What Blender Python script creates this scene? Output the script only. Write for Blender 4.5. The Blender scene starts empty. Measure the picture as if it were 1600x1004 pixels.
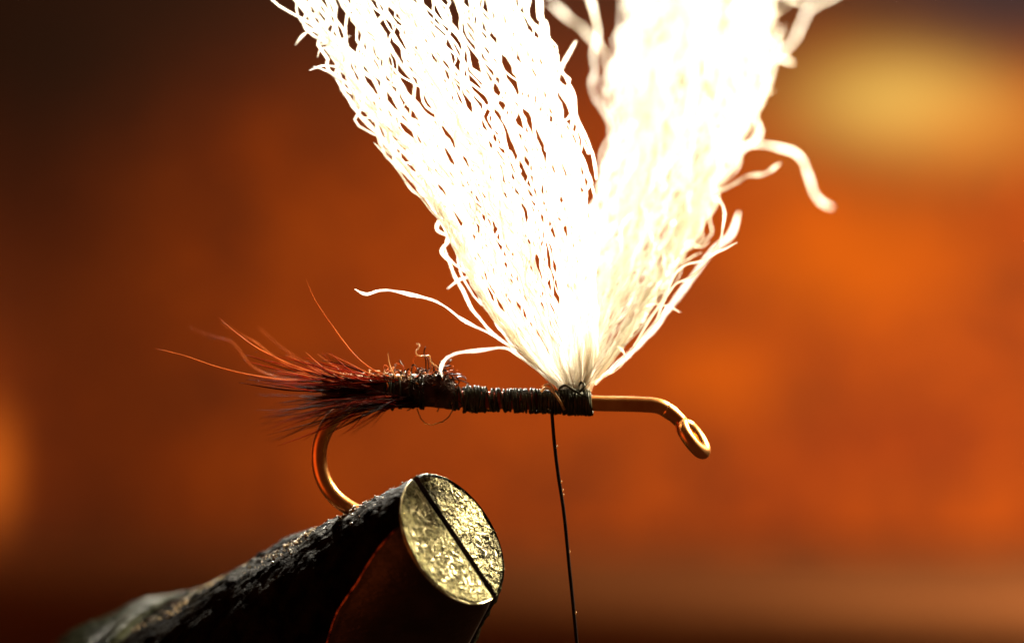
import bpy, math, random
import numpy as np
from mathutils import Vector, Matrix, noise as mnoise
rnd = random.Random(7)
S = bpy.context.scene
C = S.collection
# one scene unit is one centimetre
S.unit_settings.system = 'METRIC'; S.unit_settings.scale_length = 0.01

# ------------------------------------------------------------------ camera
DIST = 11.111
cam = bpy.data.objects.new('camera', bpy.data.cameras.new('camera')); C.objects.link(cam)
cam.location = (0, -DIST, 0); cam.rotation_euler = (math.pi / 2, 0, 0)
cam.data.lens = 100; cam.data.sensor_width = 36; cam.data.clip_start = 0.1; cam.data.clip_end = 500
cam.data.dof.use_dof = True; cam.data.dof.focus_distance = DIST - 0.12
cam.data.dof.aperture_fstop = 0.25
S.camera = cam
# ------------------------------------------------------------------ world, lamps, exposure
w = bpy.data.worlds.new('World'); S.world = w; w.use_nodes = True
bg = w.node_tree.nodes['Background']; bg.inputs[0].default_value = (1.0, 0.36, 0.12, 1); bg.inputs[1].default_value = 0.055
def aim(o, target):
    o.rotation_euler = (Vector(target) - o.location).to_track_quat('-Z', 'Y').to_euler()
def lamp(name, kind, loc, target, power, color, **kw):
    l = bpy.data.lights.new(name, kind); l.energy = power; l.color = color
    for k, v in kw.items(): setattr(l, k, v)
    o = bpy.data.objects.new(name, l); C.objects.link(o); o.location = loc; aim(o, target); return o
# bench lamp above right and behind the fly
lamp('bench_lamp', 'AREA', (7.4, 4.6, 6.4), (0.0, 0.3, 0.4), 1900, (1.0, 0.86, 0.56), shape='DISK', size=2.6, spread=math.radians(70))
# added narrow backlight for the wing, from above and behind, slightly left
lamp('wing_backlight', 'AREA', (-2.4, 10.5, 6.2), (0.5, 0.4, 0.95), 560, (1.0, 0.91, 0.74), shape='DISK', size=1.6, spread=math.radians(30))
# added warm spot washing the wall behind, for its brightness gradient
lamp('wall_fill', 'SPOT', (10.5, 14, 1.5), (5.0, 30, -0.2), 21000, (1.0, 0.72, 0.42), spot_size=math.radians(95), spot_blend=1.0, shadow_soft_size=1.0)
# added red-orange area light at left, for the hook bend and vise flank
lamp('left_fill_glow', 'AREA', (-9, -3.4, -1.6), (-.6, 0, -.6), 170, (1.0, 0.20, 0.035), shape='DISK', size=8.0)
# added spot on the wall past the left edge, reflected in the hook bend
lamp('left_wall_fill', 'SPOT', (-15, 15, 2), (-14, 30, -2.0), 24000, (1.0, 0.66, 0.34), spot_size=math.radians(55), spot_blend=1.0, shadow_soft_size=1.0)
S.view_settings.view_transform = 'Standard'; S.view_settings.look = 'None'
S.view_settings.exposure = 0; S.view_settings.gamma = 1
S.cycles.max_bounces = 16; S.cycles.diffuse_bounces = 10; S.cycles.transmission_bounces = 12; S.cycles.transparent_max_bounces = 24
S.cycles.sample_clamp_indirect = 20

# ------------------------------------------------------------------ helpers
def P(px, py, y=0.0):
    k = (DIST + y) / DIST / 400.0
    return np.array([(px - 800) * k, y, (502 - py) * k])

def link(name, me, m=None, parent=None, smooth=True):
    o = bpy.data.objects.new(name, me); C.objects.link(o)
    if m is not None and not me.materials:
        for q in (m if isinstance(m, (list, tuple)) else [m]): me.materials.append(q)
    if smooth and len(me.polygons): me.polygons.foreach_set('use_smooth', [True] * len(me.polygons))
    if parent is not None: o.parent = parent
    return o

def empty(name, parent=None, loc=(0, 0, 0)):
    o = bpy.data.objects.new(name, None); C.objects.link(o); o.location = loc; o.empty_display_size = 0.1
    if parent is not None: o.parent = parent
    return o

def tag(o, label=None, cat=None, group=None, kind=None):
    for k, v in (('label', label), ('category', cat), ('group', group), ('kind', kind)):
        if v: o[k] = v
    return o

def tube_data(pts, rad, sides=6, flat=1.0, twist=0.0, cap=True, twist0=0.0):
    """swept tube along pts with parallel transported frames; rad is a number or one per point"""
    pts = np.asarray(pts, float); n = len(pts)
    rad = np.broadcast_to(np.asarray(rad, float), (n,))
    T = np.gradient(pts, axis=0); T /= np.linalg.norm(T, axis=1)[:, None] + 1e-12
    N = np.zeros_like(T)
    a = np.array([0.13, 1, 0.05]) if abs(T[0][1]) < 0.9 else np.array([1, 0, 0])
    v = a - T[0] * a.dot(T[0]); N[0] = v / np.linalg.norm(v)
    for i in range(1, n):
        v = N[i - 1] - T[i] * N[i - 1].dot(T[i]); N[i] = v / (np.linalg.norm(v) + 1e-12)
    B = np.cross(T, N)
    ang = np.linspace(0, 2 * math.pi, sides, endpoint=False)
    tw = twist0 + twist * np.linspace(0, 1, n)
    ct, st = np.cos(tw)[:, None], np.sin(tw)[:, None]
    N2 = N * ct + B * st; B2 = -N * st + B * ct
    V = pts[:, None, :] + rad[:, None, None] * (np.cos(ang)[None, :, None] * N2[:, None, :] + flat * np.sin(ang)[None, :, None] * B2[:, None, :])
    V = V.reshape(-1, 3); F = []
    for i in range(n - 1):
        for j in range(sides):
            k = (j + 1) % sides
            F.append((i * sides + j, i * sides + k, (i + 1) * sides + k, (i + 1) * sides + j))
    if cap:
        F.append(tuple(range(sides - 1, -1, -1))); F.append(tuple((n - 1) * sides + j for j in range(sides)))
    return V, F

class MB:
    def __init__(self): self.V = []; self.F = []; self.n = 0
    def add(self, VF):
        V, F = VF; self.V.append(np.asarray(V)); self.F += [tuple(i + self.n for i in f) for f in F]; self.n += len(V); return self
    def mesh(self, name):
        me = bpy.data.meshes.new(name); me.from_pydata(np.concatenate(self.V).tolist(), [], self.F); me.update(); return me
    def build(self, name, m, parent=None, smooth=True): return link(name, self.mesh(name), m, parent, smooth)

def tube(name, pts, rad, m, parent, **kw): return MB().add(tube_data(pts, rad, **kw)).build(name, m, parent)

def spline(ctrl, n):
    """Catmull-Rom through control points, n samples"""
    c = np.asarray(ctrl, float); c = np.vstack([2 * c[0] - c[1], c, 2 * c[-1] - c[-2]])
    seg = len(c) - 3; out = []
    for t in np.linspace(0, seg, n):
        i = min(int(t), seg - 1); u = t - i
        p0, p1, p2, p3 = c[i:i + 4]
        out.append(0.5 * ((2 * p1) + (-p0 + p2) * u + (2 * p0 - 5 * p1 + 4 * p2 - p3) * u * u + (-p0 + 3 * p1 - 3 * p2 + p3) * u ** 3))
    return np.array(out)

# ------------------------------------------------------------------ materials
def mat(name):
    m = bpy.data.materials.new(name); m.use_nodes = True
    nt = m.node_tree; nt.nodes.clear(); out = nt.nodes.new('ShaderNodeOutputMaterial')
    return m, nt, out
def nd(nt, t, **kw):
    n = nt.nodes.new(t)
    for k, v in kw.items():
        if k.startswith('i_'): n.inputs[k[2:].replace('_', ' ')].default_value = v
        else: setattr(n, k, v)
    return n
def ramp(nt, stops):
    r = nt.nodes.new('ShaderNodeValToRGB'); e = r.color_ramp.elements
    while len(e) < len(stops): e.new(0.5)
    for el, (p, c) in zip(e, stops): el.position = p; el.color = (*c, 1)
    return r
def noise(nt, scale, detail=4, rough=0.55, vec=None, dist=0.0):
    n = nd(nt, 'ShaderNodeTexNoise'); n.inputs['Scale'].default_value = scale; n.inputs['Detail'].default_value = detail
    n.inputs['Roughness'].default_value = rough; n.inputs['Distortion'].default_value = dist
    if vec is not None: nt.links.new(vec, n.inputs['Vector'])
    return n
def bump(nt, hsock, strength, dist, prev=None):
    b = nd(nt, 'ShaderNodeBump'); b.inputs['Strength'].default_value = strength; b.inputs['Distance'].default_value = dist
    nt.links.new(hsock, b.inputs['Height'])
    if prev is not None: nt.links.new(prev, b.inputs['Normal'])
    return b.outputs['Normal']
def objvec(nt, scale=(1, 1, 1)):
    tc = nd(nt, 'ShaderNodeTexCoord'); mp = nd(nt, 'ShaderNodeMapping'); mp.inputs['Scale'].default_value = scale
    nt.links.new(tc.outputs['Object'], mp.inputs['Vector']); return mp.outputs['Vector']

def metal(name, stops, nscale, rough, bumps=(), metallic=1.0, rough_var=0.1, spec=0.5, speck=0):
    m, nt, out = mat(name); v = objvec(nt)
    n = noise(nt, nscale, 5, 0.6, v); r = ramp(nt, stops); nt.links.new(n.outputs['Fac'], r.inputs['Fac'])
    p = nd(nt, 'ShaderNodeBsdfPrincipled'); p.inputs['Metallic'].default_value = metallic; p.inputs['Specular IOR Level'].default_value = spec
    csock = r.outputs['Color']
    if speck:   # tarnish specks
        sn = noise(nt, speck, 3, 0.65, v); sr = ramp(nt, [(0.40, (0.16, 0.14, 0.10)), (0.56, (1, 1, 1))]); nt.links.new(sn.outputs['Fac'], sr.inputs['Fac'])
        mx = nd(nt, 'ShaderNodeMix', data_type='RGBA', blend_type='MULTIPLY'); mx.inputs[0].default_value = 1.0
        nt.links.new(csock, mx.inputs[6]); nt.links.new(sr.outputs['Color'], mx.inputs[7]); csock = mx.outputs[2]
    nt.links.new(csock, p.inputs['Base Color'])
    mr = nd(nt, 'ShaderNodeMapRange'); mr.inputs['To Min'].default_value = max(0.02, rough - rough_var); mr.inputs['To Max'].default_value = rough + rough_var
    n2 = noise(nt, nscale * 2.3, 3, 0.6, v); nt.links.new(n2.outputs['Fac'], mr.inputs['Value']); nt.links.new(mr.outputs['Result'], p.inputs['Roughness'])
    prev = None
    for kind, sc, st, di in bumps:
        if kind == 'noise': h = noise(nt, sc, 4, 0.6, v).outputs['Fac']
        elif kind == 'grain': h = noise(nt, sc, 2, 0.5, objvec(nt, (1, 1, 1))).outputs['Fac']
        elif kind == 'cell':
            vo = nd(nt, 'ShaderNodeTexVoronoi'); vo.inputs['Scale'].default_value = sc; nt.links.new(v, vo.inputs['Vector']); h = vo.outputs['Distance']
        elif kind == 'scratch':
            h = None
            for rot in ((0.3, 0.9, 0.2), (1.2, -0.4, 0.9), (0.1, 0.2, 2.1), (2.0, 0.7, 1.3)):
                mp = nd(nt, 'ShaderNodeMapping'); mp.inputs['Rotation'].default_value = rot; mp.inputs['Scale'].default_value = (1, 16, 16)
                tc = nd(nt, 'ShaderNodeTexCoord'); nt.links.new(tc.outputs['Object'], mp.inputs['Vector'])
                q = noise(nt, sc, 1, 0.5, mp.outputs['Vector'])
                g = nd(nt, 'ShaderNodeMapRange'); g.inputs['From Min'].default_value = 0.60; g.inputs['From Max'].default_value = 0.66
                nt.links.new(q.outputs['Fac'], g.inputs['Value'])
                if h is None: h = g.outputs['Result']
                else:
                    a = nd(nt, 'ShaderNodeMath', operation='MAXIMUM'); nt.links.new(h, a.inputs[0]); nt.links.new(g.outputs['Result'], a.inputs[1]); h = a.outputs[0]
        prev = bump(nt, h, st, di, prev)
    if prev is not None: nt.links.new(prev, p.inputs['Normal'])
    nt.links.new(p.outputs[0], out.inputs[0]); return m

def fibre_mat(name, ca, cb, trans=0.5, gloss=0.08, rough=0.3, nscale=3.0, clear=0.0):
    m, nt, out = mat(name); v = objvec(nt)
    n = noise(nt, nscale, 3, 0.6, v); r = ramp(nt, [(0.35, ca), (0.65, cb)]); nt.links.new(n.outputs['Fac'], r.inputs['Fac'])
    d = nd(nt, 'ShaderNodeBsdfDiffuse'); t = nd(nt, 'ShaderNodeBsdfTranslucent'); g = nd(nt, 'ShaderNodeBsdfGlossy'); g.inputs['Roughness'].default_value = rough
    for q in (d, t): nt.links.new(r.outputs['Color'], q.inputs['Color'])
    m1 = nd(nt, 'ShaderNodeMixShader'); m1.inputs[0].default_value = trans; nt.links.new(d.outputs[0], m1.inputs[1]); nt.links.new(t.outputs[0], m1.inputs[2])
    m2 = nd(nt, 'ShaderNodeMixShader'); m2.inputs[0].default_value = gloss; nt.links.new(m1.outputs[0], m2.inputs[1]); nt.links.new(g.outputs[0], m2.inputs[2])
    if clear:
        tr = nd(nt, 'ShaderNodeBsdfTransparent'); tr.inputs['Color'].default_value = (1, .99, .96, 1)
        m3 = nd(nt, 'ShaderNodeMixShader'); m3.inputs[0].default_value = clear; nt.links.new(m2.outputs[0], m3.inputs[1]); nt.links.new(tr.outputs[0], m3.inputs[2]); m2 = m3
    nt.links.new(m2.outputs[0], out.inputs[0]); return m

M_YARN = fibre_mat('white_yarn', (0.93, 0.90, 0.84), (0.97, 0.95, 0.92), 0.62, 0.05, 0.3, clear=0.3)
M_BARB_RED = fibre_mat('red_barb', (0.20, 0.016, 0.006), (0.36, 0.045, 0.012), 0.6, 0.006, 0.25, 6)
M_BARB_ORANGE = fibre_mat('lit_orange_barb', (0.36, 0.10, 0.03), (0.55, 0.2, 0.06), 0.6, 0.006, 0.25, 6)  # backlit orange of the long barbs put into the colour
M_BARB_DARK = fibre_mat('dark_barb', (0.014, 0.002, 0.0012), (0.07, 0.008, 0.003), 0.5, 0.003, 0.3, 6)
M_THREAD = fibre_mat('dark_thread', (0.02, 0.02, 0.014), (0.05, 0.05, 0.032), 0.1, 0.03, 0.35, 25)
M_WISP = fibre_mat('pale_wisp', (0.55, 0.33, 0.14), (0.65, 0.42, 0.2), 0.5, 0.1, 0.3, 6)
M_FLOSS = metal('red_floss', [(0.3, (0.35, 0.03, 0.01)), (0.7, (0.55, 0.07, 0.015))], 14, 0.35, [('noise', 60, 0.5, 0.004)], metallic=0.3)
M_HOOK = metal('bronzed_wire', [(0.3, (0.72, 0.26, 0.07)), (0.7, (0.95, 0.46, 0.16))], 9, 0.30, [('noise', 30, 0.15, 0.004)], rough_var=0.06)
M_FACE = metal('scratched_jaw_face', [(0.35, (0.15, 0.135, 0.07)), (0.65, (0.42, 0.385, 0.21))], 16, 0.30, [('noise', 50, .7, 0.014), ('noise', 120, 1.0, 0.014)], rough_var=0.08, speck=60)
M_FACE2 = metal('pitted_jaw_face', [(0.4, (0.07, 0.062, 0.034)), (0.62, (0.42, 0.38, 0.21))], 8, 0.30, [('noise', 15, 1.0, 0.07), ('noise', 60, .5, 0.012)], rough_var=0.12, speck=45)
M_JAW = metal('blackened_steel', [(0.3, (0.018, 0.012, 0.011)), (0.7, (0.05, 0.03, 0.026))], 8, 0.42, [('scratch', 4, 0.35, 0.003), ('noise', 40, 0.15, 0.004)], metallic=0.7)
M_CAST = metal('gritty_black_coating', [(0.40, (0.0015, 0.0010, 0.0006)), (0.7, (0.012, 0.009, 0.004))], 10, 0.6, [('noise', 26, 0.8, 0.02), ('noise', 80, 0.6, 0.006)], metallic=0.0, spec=0.008)
M_EDGE = metal('worn_bright_edge', [(0.3, (0.45, 0.4, 0.25)), (0.7, (0.75, 0.68, 0.45))], 20, 0.3, [('noise', 40, 0.3, 0.004)])
M_RIDGE_REFLECTION = metal('orange_reflection_edge', [(0.42, (0.06, 0.015, 0.008)), (0.62, (0.8, 0.25, 0.1))], 26, 0.35, [('noise', 60, 0.5, 0.004)])  # orange reflection along the jaw ridge put into the colour
M_COLLAR = metal('olive_collar', [(0.35, (0.002, 0.0022, 0.001)), (0.65, (0.010, 0.011, 0.005))], 6, 0.4, [('noise', 12, 0.7, 0.03)], metallic=0.0, spec=0.012)

# ------------------------------------------------------------------ setting: wall and bench behind, far out of focus
def patch(nt, vec, cx, cz, rx, rz, soft=1.0):
    """smooth elliptical patch in wall coordinates"""
    mp = nd(nt, 'ShaderNodeMapping'); mp.inputs['Location'].default_value = (-cx / rx, 0, -cz / rz); mp.inputs['Scale'].default_value = (1 / rx, 0, 1 / rz)
    nt.links.new(vec, mp.inputs['Vector'])
    ln = nd(nt, 'ShaderNodeVectorMath', operation='LENGTH'); nt.links.new(mp.outputs['Vector'], ln.inputs[0])
    mr = nd(nt, 'ShaderNodeMapRange', interpolation_type='SMOOTHSTEP'); mr.inputs['From Min'].default_value = 1.0 + 0.0; mr.inputs['From Max'].default_value = 0.0
    nt.links.new(ln.outputs['Value'], mr.inputs['Value']); return mr.outputs['Result']
def mixc(nt, fac, a, b, mult=1.0):
    m = nd(nt, 'ShaderNodeMix', data_type='RGBA')
    f = nd(nt, 'ShaderNodeMath', operation='MULTIPLY'); nt.links.new(fac, f.inputs[0]); f.inputs[1].default_value = mult
    nt.links.new(f.outputs[0], m.inputs[0]); nt.links.new(a, m.inputs[6])
    if isinstance(b, tuple): m.inputs[7].default_value = (*b, 1)
    else: nt.links.new(b, m.inputs[7])
    return m.outputs[2]
WY = 30.0; WK = (DIST + WY) / DIST / 400
def wx(px): return (px - 800) * WK
def wz(py): return (502 - py) * WK
m, nt, out = mat('rust_painted_wall')
tc = nd(nt, 'ShaderNodeTexCoord'); vec = tc.outputs['Object']
n = noise(nt, 0.75, 4, 0.62, vec, 0.7)
r = ramp(nt, [(0.36, (0.10, 0.026, 0.012)), (0.5, (0.27, 0.046, 0.007)), (0.64, (0.44, 0.09, 0.008))]); nt.links.new(n.outputs['Fac'], r.inputs['Fac'])
fine = noise(nt, 2.0, 2, 0.6, vec, 0.3); r2 = ramp(nt, [(0.4, (0.09, 0.024, 0.012)), (0.6, (0.40, 0.082, 0.008))]); nt.links.new(fine.outputs['Fac'], r2.inputs['Fac'])
half = nd(nt, 'ShaderNodeValue'); half.outputs[0].default_value = 0.5
col = mixc(nt, half.outputs[0], r.outputs['Color'], r2.outputs['Color'])
# ochre upper right, darker along the top, ginger at far left, brown lower down
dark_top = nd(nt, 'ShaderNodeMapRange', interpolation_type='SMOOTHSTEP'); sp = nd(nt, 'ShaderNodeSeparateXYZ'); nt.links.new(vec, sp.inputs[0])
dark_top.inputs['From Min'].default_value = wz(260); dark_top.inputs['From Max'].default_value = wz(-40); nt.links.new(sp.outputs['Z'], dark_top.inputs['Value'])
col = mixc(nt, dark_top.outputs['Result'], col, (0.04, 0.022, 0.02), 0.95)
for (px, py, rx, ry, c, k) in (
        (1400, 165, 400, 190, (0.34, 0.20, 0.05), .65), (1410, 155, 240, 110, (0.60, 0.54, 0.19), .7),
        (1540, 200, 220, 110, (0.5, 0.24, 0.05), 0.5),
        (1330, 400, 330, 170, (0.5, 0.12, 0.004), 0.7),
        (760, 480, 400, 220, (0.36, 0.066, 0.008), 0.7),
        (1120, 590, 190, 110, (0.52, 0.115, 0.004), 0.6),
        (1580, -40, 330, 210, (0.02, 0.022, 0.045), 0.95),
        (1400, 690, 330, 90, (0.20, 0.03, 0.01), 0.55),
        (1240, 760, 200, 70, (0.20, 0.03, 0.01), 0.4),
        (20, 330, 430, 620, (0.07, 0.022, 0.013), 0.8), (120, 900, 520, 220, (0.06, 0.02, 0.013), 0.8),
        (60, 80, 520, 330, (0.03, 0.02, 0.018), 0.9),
        (-22, 730, 55, 150, (0.9, 0.27, 0.035), 1.0), (-1000, 700, 1005, 620, (0.7, 0.14, 0.02), 1.0)):  # ginger is carried on off frame for the hook bend to reflect
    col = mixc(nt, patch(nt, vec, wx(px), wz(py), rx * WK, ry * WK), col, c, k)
dull = nd(nt, 'ShaderNodeValue'); dull.outputs[0].default_value = 0.07
col = mixc(nt, dull.outputs[0], col, (0.15, 0.065, 0.028))
p = nd(nt, 'ShaderNodeBsdfPrincipled'); p.inputs['Roughness'].default_value = 0.9; p.inputs['Specular IOR Level'].default_value = 0.0; nt.links.new(col, p.inputs['Base Color'])
nt.links.new(bump(nt, noise(nt, 3, 4, 0.6, vec).outputs['Fac'], 0.4, 0.1), p.inputs['Normal']); nt.links.new(p.outputs[0], out.inputs[0])
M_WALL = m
def sheet(name, m, f, nu, nv):
    V = [f(i / nu, j / nv) for j in range(nv + 1) for i in range(nu + 1)]
    F = [(j * (nu + 1) + i, j * (nu + 1) + i + 1, (j + 1) * (nu + 1) + i + 1, (j + 1) * (nu + 1) + i) for j in range(nv) for i in range(nu)]
    return MB().add((V, F)).build(name, m)
def wall_f(u, v):
    x, z = -34 + 68 * u, -4.4 + 30 * v
    return (x, WY + 0.12 * mnoise.noise(Vector((x * 0.3, z * 0.3, 1.7))), z)
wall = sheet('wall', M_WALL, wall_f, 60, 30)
tag(wall, 'rust orange wall with ochre patch, far out of focus behind the fly', 'wall', kind='structure')

m, nt, out = mat('brown_bench_wood')
vec = objvec(nt, (0.05, 0.8, 1)); n = noise(nt, 3.2, 3, 0.65, vec, 0.4)
r = ramp(nt, [(0.32, (0.06, 0.022, 0.012)), (0.52, (0.24, 0.088, 0.034)), (0.7, (0.55, 0.25, 0.085))]); nt.links.new(n.outputs['Fac'], r.inputs['Fac'])
p = nd(nt, 'ShaderNodeBsdfPrincipled'); p.inputs['Roughness'].default_value = 0.8; p.inputs['Specular IOR Level'].default_value = 0.1; nt.links.new(r.outputs['Color'], p.inputs['Base Color'])
nt.links.new(p.outputs[0], out.inputs[0]); M_BENCH = m
BZ = wz(850)
bench = sheet('bench_top', M_BENCH, lambda u, v: (-34 + 68 * u, 6.5 + 23.6 * v, BZ + 0.03 * mnoise.noise(Vector((u * 9, v * 5, 0)))), 50, 20)
tag(bench, 'brown wooden bench top, out of focus below the rust wall', 'bench', kind='structure')

# ------------------------------------------------------------------ the fly
fly = empty('fishing_fly', loc=(0, 0, 0))
tag(fly, 'half tied fishing fly with white yarn wing, clamped by its bronze hook in the vise', 'fishing fly')

# hook: eye, shank, bend
hook_ctrl = [(1052, 647, .01), (1030, 634.5, 0), (1000, 631.5, 0), (960, 630.5, 0), (920, 629.5, 0), (860, 627, 0), (780, 625, 0), (700, 622, 0),
             (640, 619, 0), (590, 621, 0), (552, 631, 0), (520, 655, 0), (502, 688, 0), (499, 722, 0), (508, 754, 0), (528, 780, 0), (560, 800, .01), (600, 812, .05), (640, 815, .1)]
pts = spline([P(*q) for q in hook_ctrl], 170)
hk = tube('hook', pts, 0.0305, M_HOOK, fly, sides=20)
hk['label'] = 'bronze wire hook with bend at the left'
# down-turned eye: the wire runs on round a loop
c = P(1083, 684, 0.0); mj = np.array([0.60, 0.0, -0.80]); mn = np.array([0.80 * 0.30, 0.95, 0.60 * 0.30]); mn /= np.linalg.norm(mn)
loop = [c + 0.068 * math.cos(t) * mj + 0.060 * math.sin(t) * mn for t in np.linspace(math.pi * 1.0, math.pi * 2.93, 60)]
lead = spline([P(1040, 639, 0), P(1052, 647.5, 0.0), loop[0] + 0.2 * (loop[0] - loop[3]) * 0 + np.array([0, 0.0, 0.0]), loop[4]], 14)
eye_pts = np.vstack([lead[:10], np.array(loop)[1:]])
er = np.concatenate([np.linspace(0.0305, 0.0265, 10), np.full(len(loop) - 8, 0.0265), np.linspace(0.0265, 0.018, 7)])
ey = tube('hook_eye', eye_pts, er, M_HOOK, hk, sides=14)

# red floss showing between the wraps
tube('floss', spline([P(700, 622, 0), P(760, 624.5, 0), P(840, 627, 0)], 24), 0.034, M_FLOSS, fly, sides=14)

# thread wraps: each turn its own ring
def ring_mesh(k):
    R = random.Random(k); n = 22; q = []
    t = R.uniform(-0.006, 0.006)
    for i in range(n + 1):
        a = 2 * math.pi * i / n * 1.02
        rr = 0.0425 * (1 + 0.03 * math.sin(a * 2 + R.random() * 0 + k))
        q.append((t * math.sin(a + k) + 0.006 * (a / 6.3 - 0.5), rr * math.cos(a), rr * math.sin(a)))
    me = MB().add(tube_data(q, 0.0052, sides=6, cap=True)).mesh('thread_wrap'); me.materials.append(M_THREAD)
    me.polygons.foreach_set('use_smooth', [True] * len(me.polygons)); return me
rings = [ring_mesh(k) for k in range(9)]
wrap = empty('thread_wrapping', fly, P(800, 626, 0)); wb = wrap.location
def wrap_ring(px, scale, py=None, tilt=None):
    py = py if py is not None else np.interp(px, [600, 700, 780, 860, 930], [615, 622, 625, 627, 629.5])
    o = bpy.data.objects.new('thread_wrap', rnd.choice(rings)); C.objects.link(o); o.parent = wrap
    o.location = Vector(P(px, py, 0)) - wb
    o.rotation_euler = (rnd.uniform(0, 6.28), 0, 0)
    o.rotation_euler = (rnd.uniform(0, 6.28), rnd.uniform(-0.07, 0.07), rnd.uniform(-0.10, 0.10))
    o.scale = (1, scale, scale)
for a, b, step, sc in ((706, 718, 4.5, 0.98), (725, 760, 4.2, 1.07), (768, 780, 4.3, 1.0), (788, 799, 4.5, 0.98), (804, 824, 4.4, 1.0), (830, 866, 4.2, 1.04), (866, 924, 3.6, 1.05), (884, 920, 6.5, 1.12), (728, 756, 9, 1.16)):
    x = a
    while x <= b:
        wrap_ring(x, sc * rnd.uniform(0.96, 1.04)); x += step * rnd.uniform(0.55, 0.9)
for x in (604, 608, 613, 618, 623, 626, 645, 650, 655, 660):
    wrap_ring(x, rnd.uniform(1.38, 1.6), 612)
for x0_, x1_ in ((716, 728), (758, 771), (779, 790), (798, 806), (822, 832), (812, 838), (730, 764)):   # turns carried across the gaps
    hp = [np.array(P(x0_ + (x1_ - x0_) * f, np.interp(x0_, [700, 780, 860], [622, 625, 627]), 0)) + .045 * np.array([0, -math.cos(-1.6 + 3.2 * f), -math.sin(-1.6 + 3.2 * f)]) for f in np.linspace(0, 1, 14)]
    tube('thread_end', np.array(hp) - np.array(wb), .0052, M_THREAD, wrap, sides=6)
# tag ends of thread and crossing strands on the wraps
for q in ([(874, 606, -.04), (884, 602, -.055), (898, 610, -.06), (908, 616, -.055)], [(905, 602, .0), (909, 597, -.03), (913, 603, -.05), (906, 612, -.06)],
          [(845, 612, -.05), (852, 606, -.05), (862, 610, -.06), (872, 622, -.065), (882, 640, -.05)], [(866, 610, -.06), (858, 600, -.05), (848, 604, -.03)]):
    tube('thread_end', spline([P(*v) for v in q], 20), 0.0055, M_WISP if q[0][0] in (845, 866) else M_THREAD, wrap, sides=5).location -= wb

# body: lumpy bundle of butts behind the wraps
def body_data():
    V = []; F = []; n, k = 60, 28
    for i in range(n + 1):
        u = i / n; px = 490 + 222 * u
        rr = np.interp(px, [490, 520, 560, 600, 640, 690, 708, 712], [2, 12, 19, 24, 24, 26, 20, 14]) / 400
        cy = np.interp(px, [490, 600, 690, 712], [606, 612, 610, 618])
        for j in range(k):
            a = 2 * math.pi * j / k
            q = Vector((px * 0.012, math.cos(a) * 2.3, math.sin(a) * 2.3))
            f = 1 + 0.22 * mnoise.noise(q * 1.9) + 0.14 * mnoise.noise(q * Vector((1, 1, 1)) * 5.1)
            cc = P(px, cy, 0); V.append((cc[0], cc[1] + rr * f * math.cos(a), cc[2] + rr * f * math.sin(a)))
    for i in range(n):
        for j in range(k):
            l = (j + 1) % k; F.append((i * k + j, i * k + l, (i + 1) * k + l, (i + 1) * k + j))
    F.append(tuple(range(k - 1, -1, -1))); F.append(tuple(n * k + j for j in range(k)))
    return V, F
M_BODY = fibre_mat('dark_body_fur', (0.02, 0.005, 0.003), (0.09, 0.025, 0.012), 0.2, 0.03, 0.35, 14)
body = MB().add(body_data()).build('body', M_BODY, fly)
def curl(cx, cy, cr, n, R):
    p = np.array(P(cx, cy, 0)) + np.array([R.uniform(-1, 1), R.uniform(-1, 1), R.uniform(-1, 1)]) * np.array([0.0, cr, cr])
    d = np.array([R.uniform(-1, 1), R.uniform(-1, 1), R.uniform(-.6, 1)]); d /= np.linalg.norm(d)
    out = [p]; ax = np.array([R.uniform(-1, 1) for _ in range(3)])
    for _ in range(n):
        ax = ax + np.array([R.gauss(0, .35) for _ in range(3)]); d = d + 0.30 * np.cross(ax, d); d /= np.linalg.norm(d); p = p + d * 0.0085; out.append(p)
    return out
mb = MB(); R = random.Random(3)
for _ in range(200):
    x = R.uniform(596, 708) if R.random() < .45 else R.gauss(686, 14)
    mb.add(tube_data(curl(min(x, 707), np.interp(x, [600, 690, 712], [604, 602, 612]), 0.05, R.randint(7, 15), R), 0.0026, sides=4))
fur = mb.build('body_fuzz', M_BODY, fly); fur['kind'] = 'stuff'
mb = MB()
for _ in range(90):
    x = R.uniform(600, 706)
    mb.add(tube_data(curl(x, np.interp(x, [600, 690, 712], [600, 600, 610]), 0.055, R.randint(5, 11), R), 0.0023, sides=4))
fur = mb.build('ginger_fuzz', M_BARB_ORANGE, fly); fur['kind'] = 'stuff'
# glinting pale specks and short threads along the wraps at the tail
mb = MB()
for _ in range(130):
    x = R.uniform(505, 704); x0 = P(x, np.interp(x, [505, 600, 704], [596, 590, 604]) + R.gauss(0, 7), R.uniform(-.05, .0))
    d = np.array([R.uniform(-1, 1), R.uniform(-.3, .3), R.uniform(-.7, .7)]); d /= np.linalg.norm(d)
    mb.add(tube_data([x0, x0 + d * 0.010, x0 + d * 0.02 + np.array([0, 0, .003])], [0.002, 0.0032, 0.001], sides=4))
o = mb.build('pale_specks', M_WISP, fly); o['kind'] = 'stuff'

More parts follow.
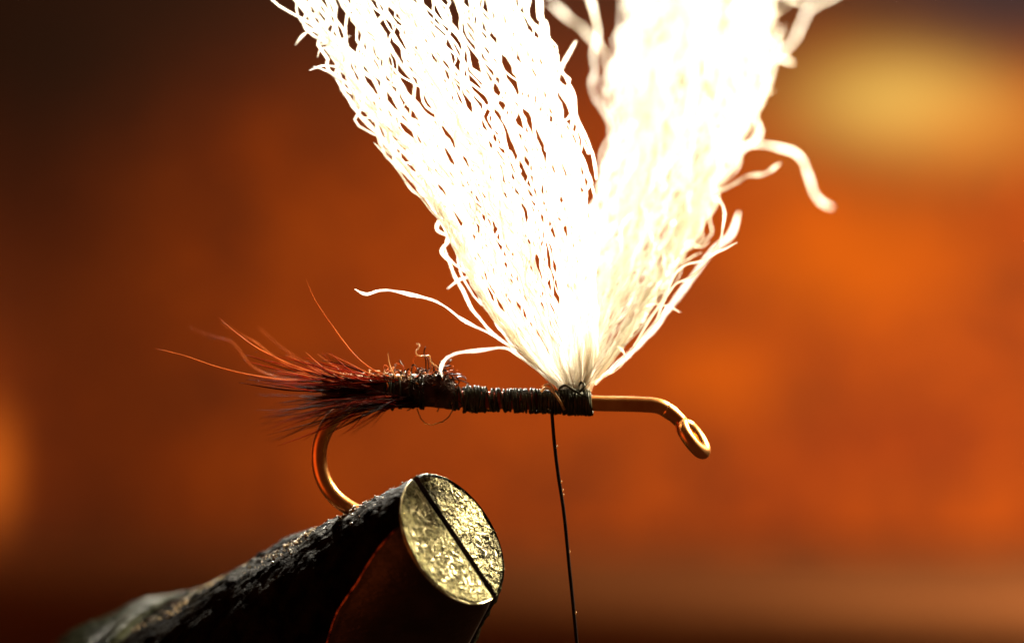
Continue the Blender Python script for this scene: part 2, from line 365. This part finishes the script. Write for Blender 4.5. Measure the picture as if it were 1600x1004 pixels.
# tail: every barb its own strand
tail = empty('tail', fly, P(600, 606, 0)); tb = tail.location
def barb(ctrl, r, m, taper=0.9, n=26, tip=0.12):
    q = spline([P(*c) for c in ctrl], n); t = np.linspace(0, 1, n)
    rad = r * (tip + (1 - tip) * np.minimum(1, (t / taper)) ** 0.7)
    o = tube('barb', q - np.array(tb), rad, m, tail, sides=5); return o
long_barbs = [
    ([(243, 544, -.15), (290, 556, -.12), (340, 573, -.08), (400, 587, -.05), (480, 597, -.03), (560, 601, -.03), (640, 606, -.03)], .0036, M_BARB_ORANGE),
    ([(342, 496, -.2), (372, 522, -.15), (410, 548, -.1), (470, 575, -.07), (530, 590, -.05), (620, 600, -.03)], .0036, M_BARB_ORANGE),
    ([(345, 503, .3), (375, 522, .28), (400, 535, .25), (425, 555, .2), (470, 580, .1), (560, 598, .05)], .004, M_BARB_ORANGE),
    ([(296, 512, .5), (330, 525, .45), (358, 532, .4), (372, 545, .36), (402, 578, .3), (470, 595, .1), (560, 600, 0)], .0036, M_BARB_ORANGE),
    ([(402, 510, .45), (425, 530, .4), (450, 550, .3), (490, 572, .2), (560, 592, 0)], .0036, M_BARB_ORANGE),
    ([(478, 436, -.14), (492, 468, -.12), (520, 510, -.08), (552, 552, -.05), (580, 576, -.04), (612, 590, -.04)], .0036, M_BARB_ORANGE),
    ([(478, 550, -.1), (495, 566, -.1), (512, 578, -.08), (560, 592, -.05)], .0042, M_BARB_ORANGE),
    ([(606, 552, -.05), (608, 566, -.05), (613, 580, -.05), (620, 590, -.04)], .0036, M_WISP),
]
for b in long_barbs: barb(*b)
# upper red fan
for i in range(86):
    ex = R.uniform(372, 520); ey_ = R.uniform(548, 606) - 0.10 * (ex - 400) * 0.3; dy = R.uniform(-.32, .32)
    bx = R.uniform(575, 660); by = R.uniform(592, 618)
    mx = ex + (bx - ex) * 0.45; my = ey_ + (by - ey_) * 0.62 + R.uniform(-5, 5)
    mm = R.choice([M_BARB_RED, M_BARB_RED, M_BARB_DARK, M_BARB_ORANGE] if ex > 430 else [M_BARB_RED, M_BARB_DARK])
    barb([(ex, ey_, dy), (ex + (mx - ex) * .5, (ey_ + my) / 2 + R.uniform(-3, 3), dy * .8), (mx, my, dy * .5), (bx - 30, by - 4 + R.uniform(-3, 3), dy * .15), (bx, by, 0)], R.uniform(.0028, .0048), mm)
# lower dark fan sweeping down past the bend
for i in range(130):
    k = R.random(); ex = 400 + 190 * k + R.uniform(-15, 15); ey_ = R.uniform(604, 676) + 26 * math.sin(math.pi * min(1, k * 1.1)) * R.random() + (18 if k < .3 else 0) * R.random()
    dy = R.uniform(-.5, .5); bx = R.uniform(585, 670); by = R.uniform(616, 634)
    mx = ex + (bx - ex) * .5; my = ey_ + (by - ey_) * .72 + R.uniform(-5, 4)
    barb([(ex - 8, ey_ + R.uniform(0, 8), dy), (ex + (mx - ex) * .45, ey_ + (my - ey_) * .42 + R.uniform(-4, 3), dy * .8), (mx, my, dy * .5 - .02), (bx - 30, by + 2, dy * .2 - .03), (bx, by, -.02)],
         R.uniform(.0022, .0044), M_BARB_DARK if R.random() < .75 else M_BARB_RED)
# dense dark core of the tail
for i in range(60):
    ex = R.uniform(468, 560); ey_ = R.uniform(586, 636); bx = R.uniform(600, 670); a = R.uniform(0, 6.28); dy = R.uniform(-.12, .12)
    by = 610 + 14 * math.sin(a)
    barb([(ex, ey_, dy), (ex + (bx - ex) * .4, ey_ * .5 + by * .5, dy * .7), (bx - 20, by, .045 * math.cos(a)), (bx, by, .05 * math.cos(a))], R.uniform(.004, .007), M_BARB_DARK if R.random() < .7 else M_BARB_RED)

# curly wisps of thread
for q, r, mm in (([(650, 536, -.06), (656, 540, -.06), (650, 550, -.06), (656, 556, -.06), (670, 556, -.06), (674, 566, -.06), (684, 574, -.06)], .0028, M_WISP),
                 ([(652, 638, -.05), (656, 650, -.06), (666, 662, -.07), (686, 660, -.07), (700, 652, -.06), (707, 640, -.04), (706, 628, -.04)], .0024, M_WISP),
                 ([(643, 588, -.06), (644, 572, -.06), (648, 570, -.06), (656, 584, -.06)], .0022, M_THREAD)):
    n = 46; q = spline([P(*v) for v in q], n)
    q += np.array([[R.gauss(0, .0012), 0, R.gauss(0, .0012)] for _ in range(n)])
    tube('loose_wisp', q, r, mm, fly, sides=5)

# ------------------------------------------------------------------ the yarn wing: two tufts of crinkled strands
PY = [612, 600, 580, 540, 470, 400, 340, 270, 200, 120, 0, -150, -300]
LL = [878, 868, 844, 810, 758, 726, 698, 652, 600, 546, 488, 408, 320]
LR = [912, 916, 924, 932, 930, 922, 914, 904, 888, 864, 820, 768, 712]
RL = [884, 882, 878, 876, 886, 904, 922, 944, 958, 958, 976, 990, 1000]
RR = [922, 926, 942, 970, 1016, 1060, 1092, 1124, 1150, 1170, 1182, 1208, 1235]
def kinks(R, L, step, amp):
    """irregular crimp: random knots along the strand, corners slightly rounded"""
    k = [0.0]; sgn = R.choice((-1, 1)); v = [R.uniform(-1, 1) * amp]
    while k[-1] < L[-1]:
        k.append(k[-1] + step * R.uniform(.45, 1.7)); sgn = -sgn if R.random() < .8 else sgn
        v.append(sgn * amp * R.uniform(.15, 1.5))
    y = np.interp(L, k, v); return np.convolve(np.pad(y, 1, 'edge'), [.22, .56, .22], 'valid')
def strand(side, u0, u1, v, R, top, r, n=76, loose=1.0):
    Lx, Rx = (LL, LR) if side == 0 else (RL, RR)
    s_ = np.linspace(0, 1, n); py = 611 - (611 - top) * s_ ** .95; L = 611 - py; h = L / 611
    l = np.interp(-py, [-q for q in PY], Lx); rt = np.interp(-py, [-q for q in PY], Rx)
    a = R.uniform(.5, 1.5) * np.minimum(1, h * 4) * (1 + .5 * h)
    wander = np.interp(L, np.linspace(0, 980, 9), [0] + [R.gauss(0, 8) * loose for _ in range(8)])
    ux = u0 + (u1 - u0) * s_
    px = l + (rt - l) * ux + wander * np.minimum(1, h * 2) + a * (kinks(R, L, R.uniform(12, 34), R.uniform(3.2, 8.5)) + kinks(R, L, 50, 7.5))
    if side == 0: yc = 0.02 + 0.10 * h; dep = 0.30
    else: yc = 0.02 + 1.55 * np.maximum(0, h) ** 1.25; dep = 0.42
    y = yc + v * dep * (rt - l) / 400 + a * (kinks(R, L, 20, .010) + kinks(R, L, 60, .014))
    out = np.array([P(q, w_, d) for q, w_, d in zip(px, py + a * kinks(R, L, 26, 1.6), y)])
    rad = r * (0.45 + 0.55 * np.minimum(1, s_ * 3.2)) * (1 + kinks(R, L, 22, .14))
    rad[-4:] *= np.array([.95, .85, .7, .5])
    return out, rad
R = random.Random(21)
wing = []
for side, lab, nsingle, nmass in ((0, 'sharp white tuft of the wing leaning left', 132, 6), (1, 'blurred white tuft of the wing leaning right', 130, 40)):
    w_ = empty('wing_tuft', fly, P(895, 608, 0)); w_['label'] = lab; wing.append(w_); wbase = np.array(w_.location)
    locks = [(R.random(), R.uniform(-1, 1)) for _ in range(30)]      # strands gather in loose locks
    def pick():
        if R.random() < .72:
            c, d = R.choice(locks); return abs(1 - abs(1 - c - R.gauss(0, .022))), max(-1, min(1, d + R.gauss(0, .15)))
        return R.random(), R.uniform(-1, 1)
    for i in range(nsingle):
        u0, v = pick(); u1 = u0 + R.gauss(0, .05); u1 = abs(1 - abs(1 - u1))
        loose = 1.0
        if i < 22: u0 = R.uniform(-.03, .05); u1 = R.uniform(-.10, .06); loose = R.uniform(1.2, 3.0)      # loose outer strands
        if i < 22 and (side == 1 and i % 6 or side == 0 and i < 5): u0, u1 = 1 - u0, 1 - u1
        if i < 22 and (side == 0 and i < 5 or side == 1 and i % 6 == 0): loose = .6
        v *= math.sqrt(max(0.05, 1 - min(1, abs(2 * u0 - 1)) ** 2))
        top = R.uniform(-330, -200) if R.random() < (.8 if i > 22 else .5) else R.uniform(-200, 240 if i < 22 else 90)
        q, rad = strand(side, u0, u1, v, R, top, R.uniform(.0038, .0072), 76, loose)
        tube('yarn_strand', q - wbase, rad, M_YARN, w_, sides=5, flat=R.uniform(.4, .8), twist=R.uniform(-14, 14), twist0=R.uniform(0, 3))
    mb = MB()
    for i in range(nmass):
        u0, v = pick(); u1 = min(.98, max(0.02, u0 + R.gauss(0, .06)))
        v *= math.sqrt(max(0.05, 1 - (2 * u0 - 1) ** 2))
        q, rad = strand(side, u0, u1, v, R, R.uniform(-320, -150), R.uniform(.003, .006), 64)
        mb.add(tube_data(q - wbase, rad, sides=4, flat=.6, twist=R.uniform(-12, 12), twist0=R.uniform(0, 3)))
    o = mb.build('strand_mass', M_YARN, w_); o['kind'] = 'stuff'
def stray(k, ctrl, r, wob=.004, n=90, fac=.66):
    r = r * fac
    q = spline([P(*c) for c in ctrl], n); ph = R.uniform(0, 6)
    d = np.gradient(q, axis=0); d /= np.linalg.norm(d, axis=1)[:, None]
    nrm = np.stack([-d[:, 2], np.zeros(n), d[:, 0]], 1)
    L = np.concatenate([[0], np.cumsum(np.linalg.norm(np.diff(q, axis=0), axis=1))])
    q = q + nrm * (kinks(R, L, .07, max(wob, .003)) + kinks(R, L, .16, max(wob, .003)))[:, None]
    rad = r * (1 + kinks(R, L, .06, .22)); rad[:8] *= np.linspace(.45, 1, 8)
    tube('yarn_strand', q - np.array(wing[k].location), rad, M_YARN, wing[k], sides=6, flat=.6, twist=R.uniform(6, 16))
stray(0, [(555, 450, -.05), (572, 458, -.05), (596, 453, -.05), (640, 460, -.04), (690, 476, -.03), (730, 502, -.02), (770, 524, 0), (815, 552, 0), (855, 588, 0), (890, 609, 0)], .0098, .0025)
stray(0, [(692, 588, -.30), (688, 574, -.34), (698, 558, -.36), (725, 548, -.36), (760, 545, -.33), (795, 547, -.25), (830, 570, -.12), (865, 598, -.03), (888, 610, 0)], .0085, .001)
stray(0, [(584, 222, 0), (602, 242, 0), (636, 288, .0), (690, 345, 0), (725, 420, 0), (790, 520, 0), (870, 600, 0)], .0095, .003)
stray(0, [(532, 138, .25), (548, 158, .25), (566, 184, .2), (610, 230, .15), (680, 330, .1), (760, 470, .05), (870, 600, 0)], .0095, .003)
stray(0, [(700, 318, .2), (686, 345, .22), (684, 360, .22), (700, 372, .2), (690, 392, .2), (702, 408, .2), (715, 440, .15), (760, 510, .1), (860, 596, 0)], .0085, .002)
stray(0, [(846, -20, .1), (848, 30, .1), (862, 80, .1), (895, 145, .1), (905, 190, .1), (925, 235, .1), (932, 280, .1)], .0095, .003)
stray(0, [(838, -20, .2), (840, 28, .2), (852, 36, .2), (856, 70, .2), (870, 130, .2), (900, 190, .15), (920, 240, .1)], .0085, .001)
stray(0, [(900, 64, .4), (888, 88, .4), (876, 112, .4), (866, 140, .35), (872, 170, .3), (890, 230, .2)], .0085, .001)
stray(0, [(780, 130, 0), (820, 170, 0), (870, 200, 0), (900, 230, 0), (925, 290, 0), (935, 360, 0), (925, 470, 0)], .009, .003)
stray(1, [(965, 540, .05), (976, 552, .04), (976, 566, .03), (962, 578, .02), (940, 588, .01), (915, 606, 0)], .0062, .001)
stray(1, [(1152, 378, .1), (1130, 388, .1), (1100, 404, .12), (1070, 414, .14), (1050, 440, .15), (1010, 520, .1), (930, 600, 0)], .0075, .002)
stray(1, [(1070, 300, .9), (1118, 310, .5), (1132, 330, .2), (1128, 356, .18), (1120, 382, .15), (1098, 414, .12), (1078, 434, .1), (1056, 442, .1), (1040, 462, .1), (990, 540, .05)], .0085, .002)
stray(1, [(1302, 324, 1.5), (1286, 316, 1.5), (1268, 298, 1.5), (1260, 272, 1.5), (1254, 250, 1.45), (1236, 236, 1.4), (1200, 225, 1.35), (1160, 230, 1.3), (1120, 262, 1.1), (1080, 330, .9)], .011, .005)
stray(1, [(1218, 254, .7), (1196, 272, .7), (1166, 278, .65), (1140, 292, .6), (1100, 318, .5), (1050, 400, .3)], .010, .002)
stray(1, [(1320, -20, 2.1), (1290, 2, 2.1), (1262, 12, 2.1), (1246, 50, 2.0), (1224, 78, 1.9), (1180, 100, 1.8), (1140, 160, 1.5)], .011, .005)
stray(1, [(1240, 98, 1.5), (1215, 92, 1.5), (1190, 97, 1.5), (1160, 88, 1.4), (1120, 120, 1.2)], .011, .005)
stray(1, [(1216, 48, 1.3), (1214, 90, 1.25), (1196, 142, 1.2), (1178, 180, 1.1), (1188, 208, 1.1), (1160, 236, 1.0)], .011, .005)
stray(1, [(1212, -20, 1.5), (1200, 20, 1.5), (1190, 36, 1.45), (1170, 60, 1.4), (1150, 90, 1.3)], .011, .005)
stray(1, [(858, 2, 1.9), (885, 28, 1.9), (915, 48, 1.8), (945, 90, 1.7), (960, 150, 1.4)], .011, .005)
stray(1, [(920, -20, 1.3), (935, 40, 1.3), (925, 80, 1.3), (930, 110, 1.25), (925, 140, 1.2), (950, 190, 1.1)], .011, .005)
stray(1, [(1155, 332, .9), (1140, 370, .9), (1105, 400, .85), (1060, 462, .7), (1020, 516, .5), (960, 575, .2), (920, 604, .03)], .012, .001)

# many finer frayed wisps along both outer edges
WR = random.Random(77)
for i in range(54):
    k = i % 2; py0 = WR.uniform(120, 505) if WR.random() < .75 else WR.uniform(-60, 120); sg = -1 if k == 0 else 1
    e0 = np.interp(-py0, [-q for q in PY], LL if k == 0 else RR); h = (611 - py0) / 611
    y0 = (.02 + .1 * h) + WR.uniform(-.08, .12) if k == 0 else .02 + 1.5 * h ** 1.25 + WR.uniform(-.2, .2) * h
    ln = WR.uniform(28, 95) * (.6 + .5 * h); a = WR.uniform(.25, 1.15); pts_ = [(e0 - sg * 22, py0 + 46, y0), (e0 - sg * 7, py0 + 20, y0)]; x, y_ = e0 - sg * 2, py0; c_ = WR.uniform(-.5, .5)
    pts_.append((x, y_, y0))
    for j in range(4):
        x += sg * math.sin(a) * ln / 4; y_ -= math.cos(a) * ln / 4; a += c_ + WR.gauss(0, .3); pts_.append((x, y_, y0 + WR.uniform(-.03, .03)))
    stray(k, pts_[::-1], WR.uniform(.0048, .0080), .0025, 50)

# ------------------------------------------------------------------ the tying thread hanging to the bobbin below
thr = spline([P(862, 640, -.05), P(866, 690, -.05), P(872, 740, -.04), P(881, 800, -.04), P(889, 880, -.03), P(897, 960, -.03), P(906, 1060, -.02), P(914, 1160, -.02)], 60)
M_THREAD2 = fibre_mat('waxed_black_thread', (0.008, 0.006, 0.006), (0.02, 0.014, 0.012), 0.05, 0.015, 0.25, 8)
hanging = link('tying_thread', MB().add(tube_data(thr, 0.0070, sides=10)).mesh('tying_thread'), M_THREAD2)
tag(hanging, 'taut black tying thread hanging straight down from the wraps below the white wing', 'thread')

# ------------------------------------------------------------------ the vise
nrm = np.array([.68, -.57, .46]); nrm /= np.linalg.norm(nrm); kk = -nrm
vv = np.array([.56, 0, -.83]); vv /= np.linalg.norm(vv)
ww = np.cross(nrm, vv); ww /= np.linalg.norm(ww)
FC = P(711, 838, -0.27)
vise = empty('vise', loc=tuple(FC))
tag(vise, 'dark metal vise with slotted round brass coloured jaw end gripping the hook', 'vise')
FR = 0.274
def WS(th): return 0.90 if math.sin(th) > 0 else 1.0
def gfun(th):   # flare, most towards +v
    c = math.cos(th)
    return 0.27 + 0.20 * c
def surf(t, th, off=0.0, lump=0.0):
    r = FR + t * gfun(th) - 0.04 * max(0, t - .8) * 0 + off
    # rounded shoulder right behind the face
    pos = kk * t + vv * (r * math.cos(th)) + ww * (r * math.sin(th) * WS(th))
    if lump:
        q = Vector(pos) * 5.0
        d = lump * (mnoise.noise(q) * 1.0 + .35 * mnoise.noise(q * 2.3) + .4 * abs(mnoise.noise(q * 6.1)) + .55 * max(0, mnoise.noise(q * 9)))
        out = vv * math.cos(th) + ww * math.sin(th); pos = pos + out * d
    return pos
GAP = 0.017
def find_theta(px, py):   # where the ridge crosses the cone: nearest camera-facing surface point
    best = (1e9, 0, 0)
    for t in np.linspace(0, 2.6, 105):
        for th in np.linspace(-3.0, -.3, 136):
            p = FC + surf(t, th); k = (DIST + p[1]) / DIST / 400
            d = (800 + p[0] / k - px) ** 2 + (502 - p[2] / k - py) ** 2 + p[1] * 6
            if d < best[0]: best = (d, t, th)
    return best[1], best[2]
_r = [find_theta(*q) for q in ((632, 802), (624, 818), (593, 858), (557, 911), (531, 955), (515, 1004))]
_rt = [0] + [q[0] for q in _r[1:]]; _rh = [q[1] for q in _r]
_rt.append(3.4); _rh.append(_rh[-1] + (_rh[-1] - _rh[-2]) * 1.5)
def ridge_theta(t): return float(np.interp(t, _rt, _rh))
def jaw(side):
    """side -1 = front (left) jaw, +1 = back jaw; half cone cut by the slot"""
    ts = np.concatenate([np.linspace(0.0, 1.0, 60), np.linspace(1.03, 3.4, 66)])
    NA = 90; V = []; mats = []
    for t in ts:
        rmid = FR + t * .27; ga = math.asin(min(.9, GAP / rmid)) if t > -1 else 0
        for j in range(NA + 1):
            f = j / NA
            th = (-math.pi + ga + f * (math.pi - 2 * ga)) if side < 0 else (ga + f * (math.pi - 2 * ga))
            rough = True if side > 0 else th < ridge_theta(t)
            edge = min(1, t / .05)
            near = abs(th - ridge_theta(t)) if side < 0 else 9
            lump = (.015 + .016 * min(1, t)) * edge * min(1, near / .12) if rough else 0.0
            off = -0.008 * (1 - edge) ** 2
            if side < 0 and near < .035: off += 0.004
            V.append(surf(t, th, off, lump))
            mats.append(1 if rough else 0)
    n = len(ts); F = []; fm = []
    for i in range(n - 1):
        for j in range(NA):
            a = i * (NA + 1) + j; b = a + NA + 1
            F.append((a, a + 1, b + 1, b)); fm.append(mats[a])
    # slot wall: joins both long edges
    for i in range(n - 1):
        a = i * (NA + 1); b = a + NA + 1; F.append((a + NA, a, b, b + NA)); fm.append(0)
    F.append(tuple((n - 1) * (NA + 1) + j for j in range(NA + 1))); fm.append(0)
    me = bpy.data.meshes.new('jaw'); me.from_pydata([tuple(v) for v in V], [], F); me.update()
    me.materials.append(M_JAW); me.materials.append(M_CAST); me.polygons.foreach_set('material_index', fm)
    me.polygons.foreach_set('use_smooth', [True] * (len(F) - 1) + [False])
    o = link('jaw', me, None, vise, smooth=False)
    # the end face: slightly domed D with bevelled rim, its own mesh
    VV = []; FF = []; NR = 14
    for i in range(NR + 1):
        q = i / NR
        for j in range(NA + 1):
            f = j / NA; ga = math.asin(GAP / FR)
            th = (-math.pi + ga + f * (math.pi - 2 * ga)) if side < 0 else (ga + f * (math.pi - 2 * ga))
            p0 = np.array([math.cos(th), math.sin(th) * WS(th)]) * (FR - (.004 if side < 0 else -.002))
            c0 = np.array([0, side * FR * .42]); p2 = c0 + (p0 - c0) * q
            dome = 0.004 * (1 - min(1, (1 - q) / .06)) ** 2
            lift = 0.004 if side < 0 else -0.006
            VV.append(nrm * (lift - dome * 1.0 + (.0025 * mnoise.noise(Vector((p2[0] * 22, p2[1] * 22, side * 3))) + (.006 * mnoise.noise(Vector((p2[0] * 13, p2[1] * 13, 7))) if side > 0 else 0)) ) + vv * p2[0] + ww * p2[1])
    for i in range(NR):
        for j in range(NA):
            a = i * (NA + 1) + j; b = a + NA + 1; FF.append((a, a + 1, b + 1, b))
        a = i * (NA + 1); b = a + NA + 1; FF.append((a + NA, a, b, b + NA))
    # skirt from the rim back to the cone
    base = NR * (NA + 1); m0 = len(VV)
    for j in range(NA + 1): VV.append(np.array(VV[base + j]) + kk * .03)
    for j in range(NA): FF.append((base + j, base + j + 1, m0 + j + 1, m0 + j))
    FF.append((base + NA, base, m0, m0 + NA))
    fo = MB().add((VV, FF)).build('jaw_face', M_FACE if side < 0 else M_FACE2, vise)
    fo['label'] = 'finely scratched half of the round jaw end' if side < 0 else 'coarsely pitted half of the round jaw end'
    # fine raised burrs and scratches on the ground face
    sb = MB(); SR = random.Random(11 + side)
    for _ in range(150 if side < 0 else 40):
        rr = FR * .93 * math.sqrt(SR.random()); aa = SR.uniform(-math.pi + .2, -.2) if side < 0 else SR.uniform(.2, math.pi - .2)
        c2 = np.array([rr * math.cos(aa), rr * math.sin(aa) * (1 if side < 0 else .88)]); a2 = SR.gauss(.6, .9); ln = SR.uniform(.008, .045) * (1 + (SR.random() < .12))
        e = np.array([math.cos(a2), math.sin(a2)]) * ln
        if side * (c2 + e)[1] < GAP + .014 or side * (c2 - e)[1] < GAP + .014 or np.linalg.norm(c2 + e) > FR * .95 or np.linalg.norm(c2 - e) > FR * .95: continue
        b2 = np.array([-e[1], e[0]]) * SR.uniform(-.15, .15)
        sb.add(tube_data([nrm * (.0065 if side < 0 else -.002) + vv * q[0] + ww * q[1] for q in (c2 - e, c2 + b2, c2 + e)], [.0006, .0021, .0006], sides=4))
    so = sb.build('scratches', M_EDGE, fo); so['kind'] = 'stuff'
    # bright worn rim
    rim = []
    for j in range(NA + 1):
        f = j / NA; ga = math.asin(GAP / FR)
        th = (-math.pi + ga + f * (math.pi - 2 * ga)) if side < 0 else (ga + f * (math.pi - 2 * ga))
        rim.append(surf(0.006, th, -.003))
    if side < 0: tube('worn_rim', rim, .0036, M_EDGE, o, sides=6)
    return o
jf = jaw(-1); jf['label'] = 'nearer jaw, smooth blackened steel with an orange reflection coloured along its ridge'
jb = jaw(1); jb['label'] = 'farther jaw'
tube('ridge_reflection', [surf(t, ridge_theta(t), .0035) for t in np.linspace(.02, 2.6, 200)], .0040, M_RIDGE_REFLECTION, jf, sides=5)  # thin strip coloured as the orange reflection on the ridge
# slot floor so the slot reads as a dark groove
V = [FC * 0 + kk * t + vv * (s * (FR * .93 + t * (.27 + .2 * s) * .93)) + ww * o for t in (.05, 3.3) for s in (-1, 1) for o in (-.03, .03)]
F = [(0, 1, 3, 2), (4, 6, 7, 5), (0, 2, 6, 4), (1, 5, 7, 3), (0, 4, 5, 1), (2, 3, 7, 6)]
MB().add((V, F)).build('slot_liner', M_JAW, vise, smooth=False)
# collar ring further down the cone
def ring(t, r, bow, m, name, lump):
    V = []; F = []; n, k = 120, 14
    for i in range(n):
        th = 2 * math.pi * i / n
        for j in range(k):
            a = 2 * math.pi * j / k
            V.append(surf(t + r * bow * math.cos(a), th, .0 + r * math.sin(a), lump))
    for i in range(n):
        for j in range(k):
            F.append((i * k + j, i * k + (j + 1) % k, ((i + 1) % n) * k + (j + 1) % k, ((i + 1) % n) * k + j))
    return MB().add((V, F)).build(name, m, vise)
ring(1.62, .055, 1.0, M_COLLAR, 'collar_ring', .006)
ring(1.95, .10, 2.8, M_COLLAR, 'collar', .03)

# crumbs of grit stuck to the coating, catching light along the top of the vise
M_GRIT = metal('olive_grit', [(0.35, (0.02, 0.015, 0.007)), (0.65, (0.3, 0.2, 0.08))], 12, 0.4, [('noise', 60, .6, 0.01)], metallic=0.2)
def crumb(c, r, R):
    V = []; 
    for d in ((1, 0, 0), (-1, 0, 0), (0, 1, 0), (0, -1, 0), (0, 0, 1), (0, 0, -1), (.6, .6, .6), (-.6, .6, .6), (.6, -.6, .6), (-.6, -.6, .6)):
        V.append(np.array(c) + np.array(d) * r * R.uniform(.5, 1.2))
    F = [(4, 6, 7), (4, 7, 9), (4, 9, 8), (4, 8, 6), (0, 2, 6), (0, 6, 8), (2, 1, 7), (2, 7, 6), (1, 3, 9), (1, 9, 7), (3, 0, 8), (3, 8, 9), (0, 5, 2), (2, 5, 1), (1, 5, 3), (3, 5, 0)]
    return V, F
R = random.Random(5)
for jj, lo, hi, cnt in ((jf, -3.12, -2.6, 520), (jb, 2.3, 3.1, 700)):
    mb = MB()
    for _ in range(cnt):
        t = R.uniform(.06, 2.3); th = R.uniform(lo, hi)
        if R.random() < .4: t = R.choice((.3, .62, .68, .95, 1.0, 1.3)) + R.gauss(0, .03)
        if jj is jf and th > ridge_theta(t) - .1: continue
        mb.add(crumb(surf(max(.03, t), th, .004), R.uniform(.002, .006) * (1 + .9 * (R.random() < .08)), R))
    o = mb.build('grit', M_GRIT, jj); o['kind'] = 'stuff'
mb = MB()
for f in (.18, .33, .36, .38, .55, .72):
    c = thr[int(f * 59)]; mb.add(tube_data([c + np.array([.005, -.004, 0]), c + np.array([.008, -.006, .004]), c + np.array([.009, -.004, .010])], [.001, .0018, .0008], sides=4))
mb.build('thread_glints', M_WISP, hanging)['kind'] = 'stuff'  # pale flecks added on the thread as its glints
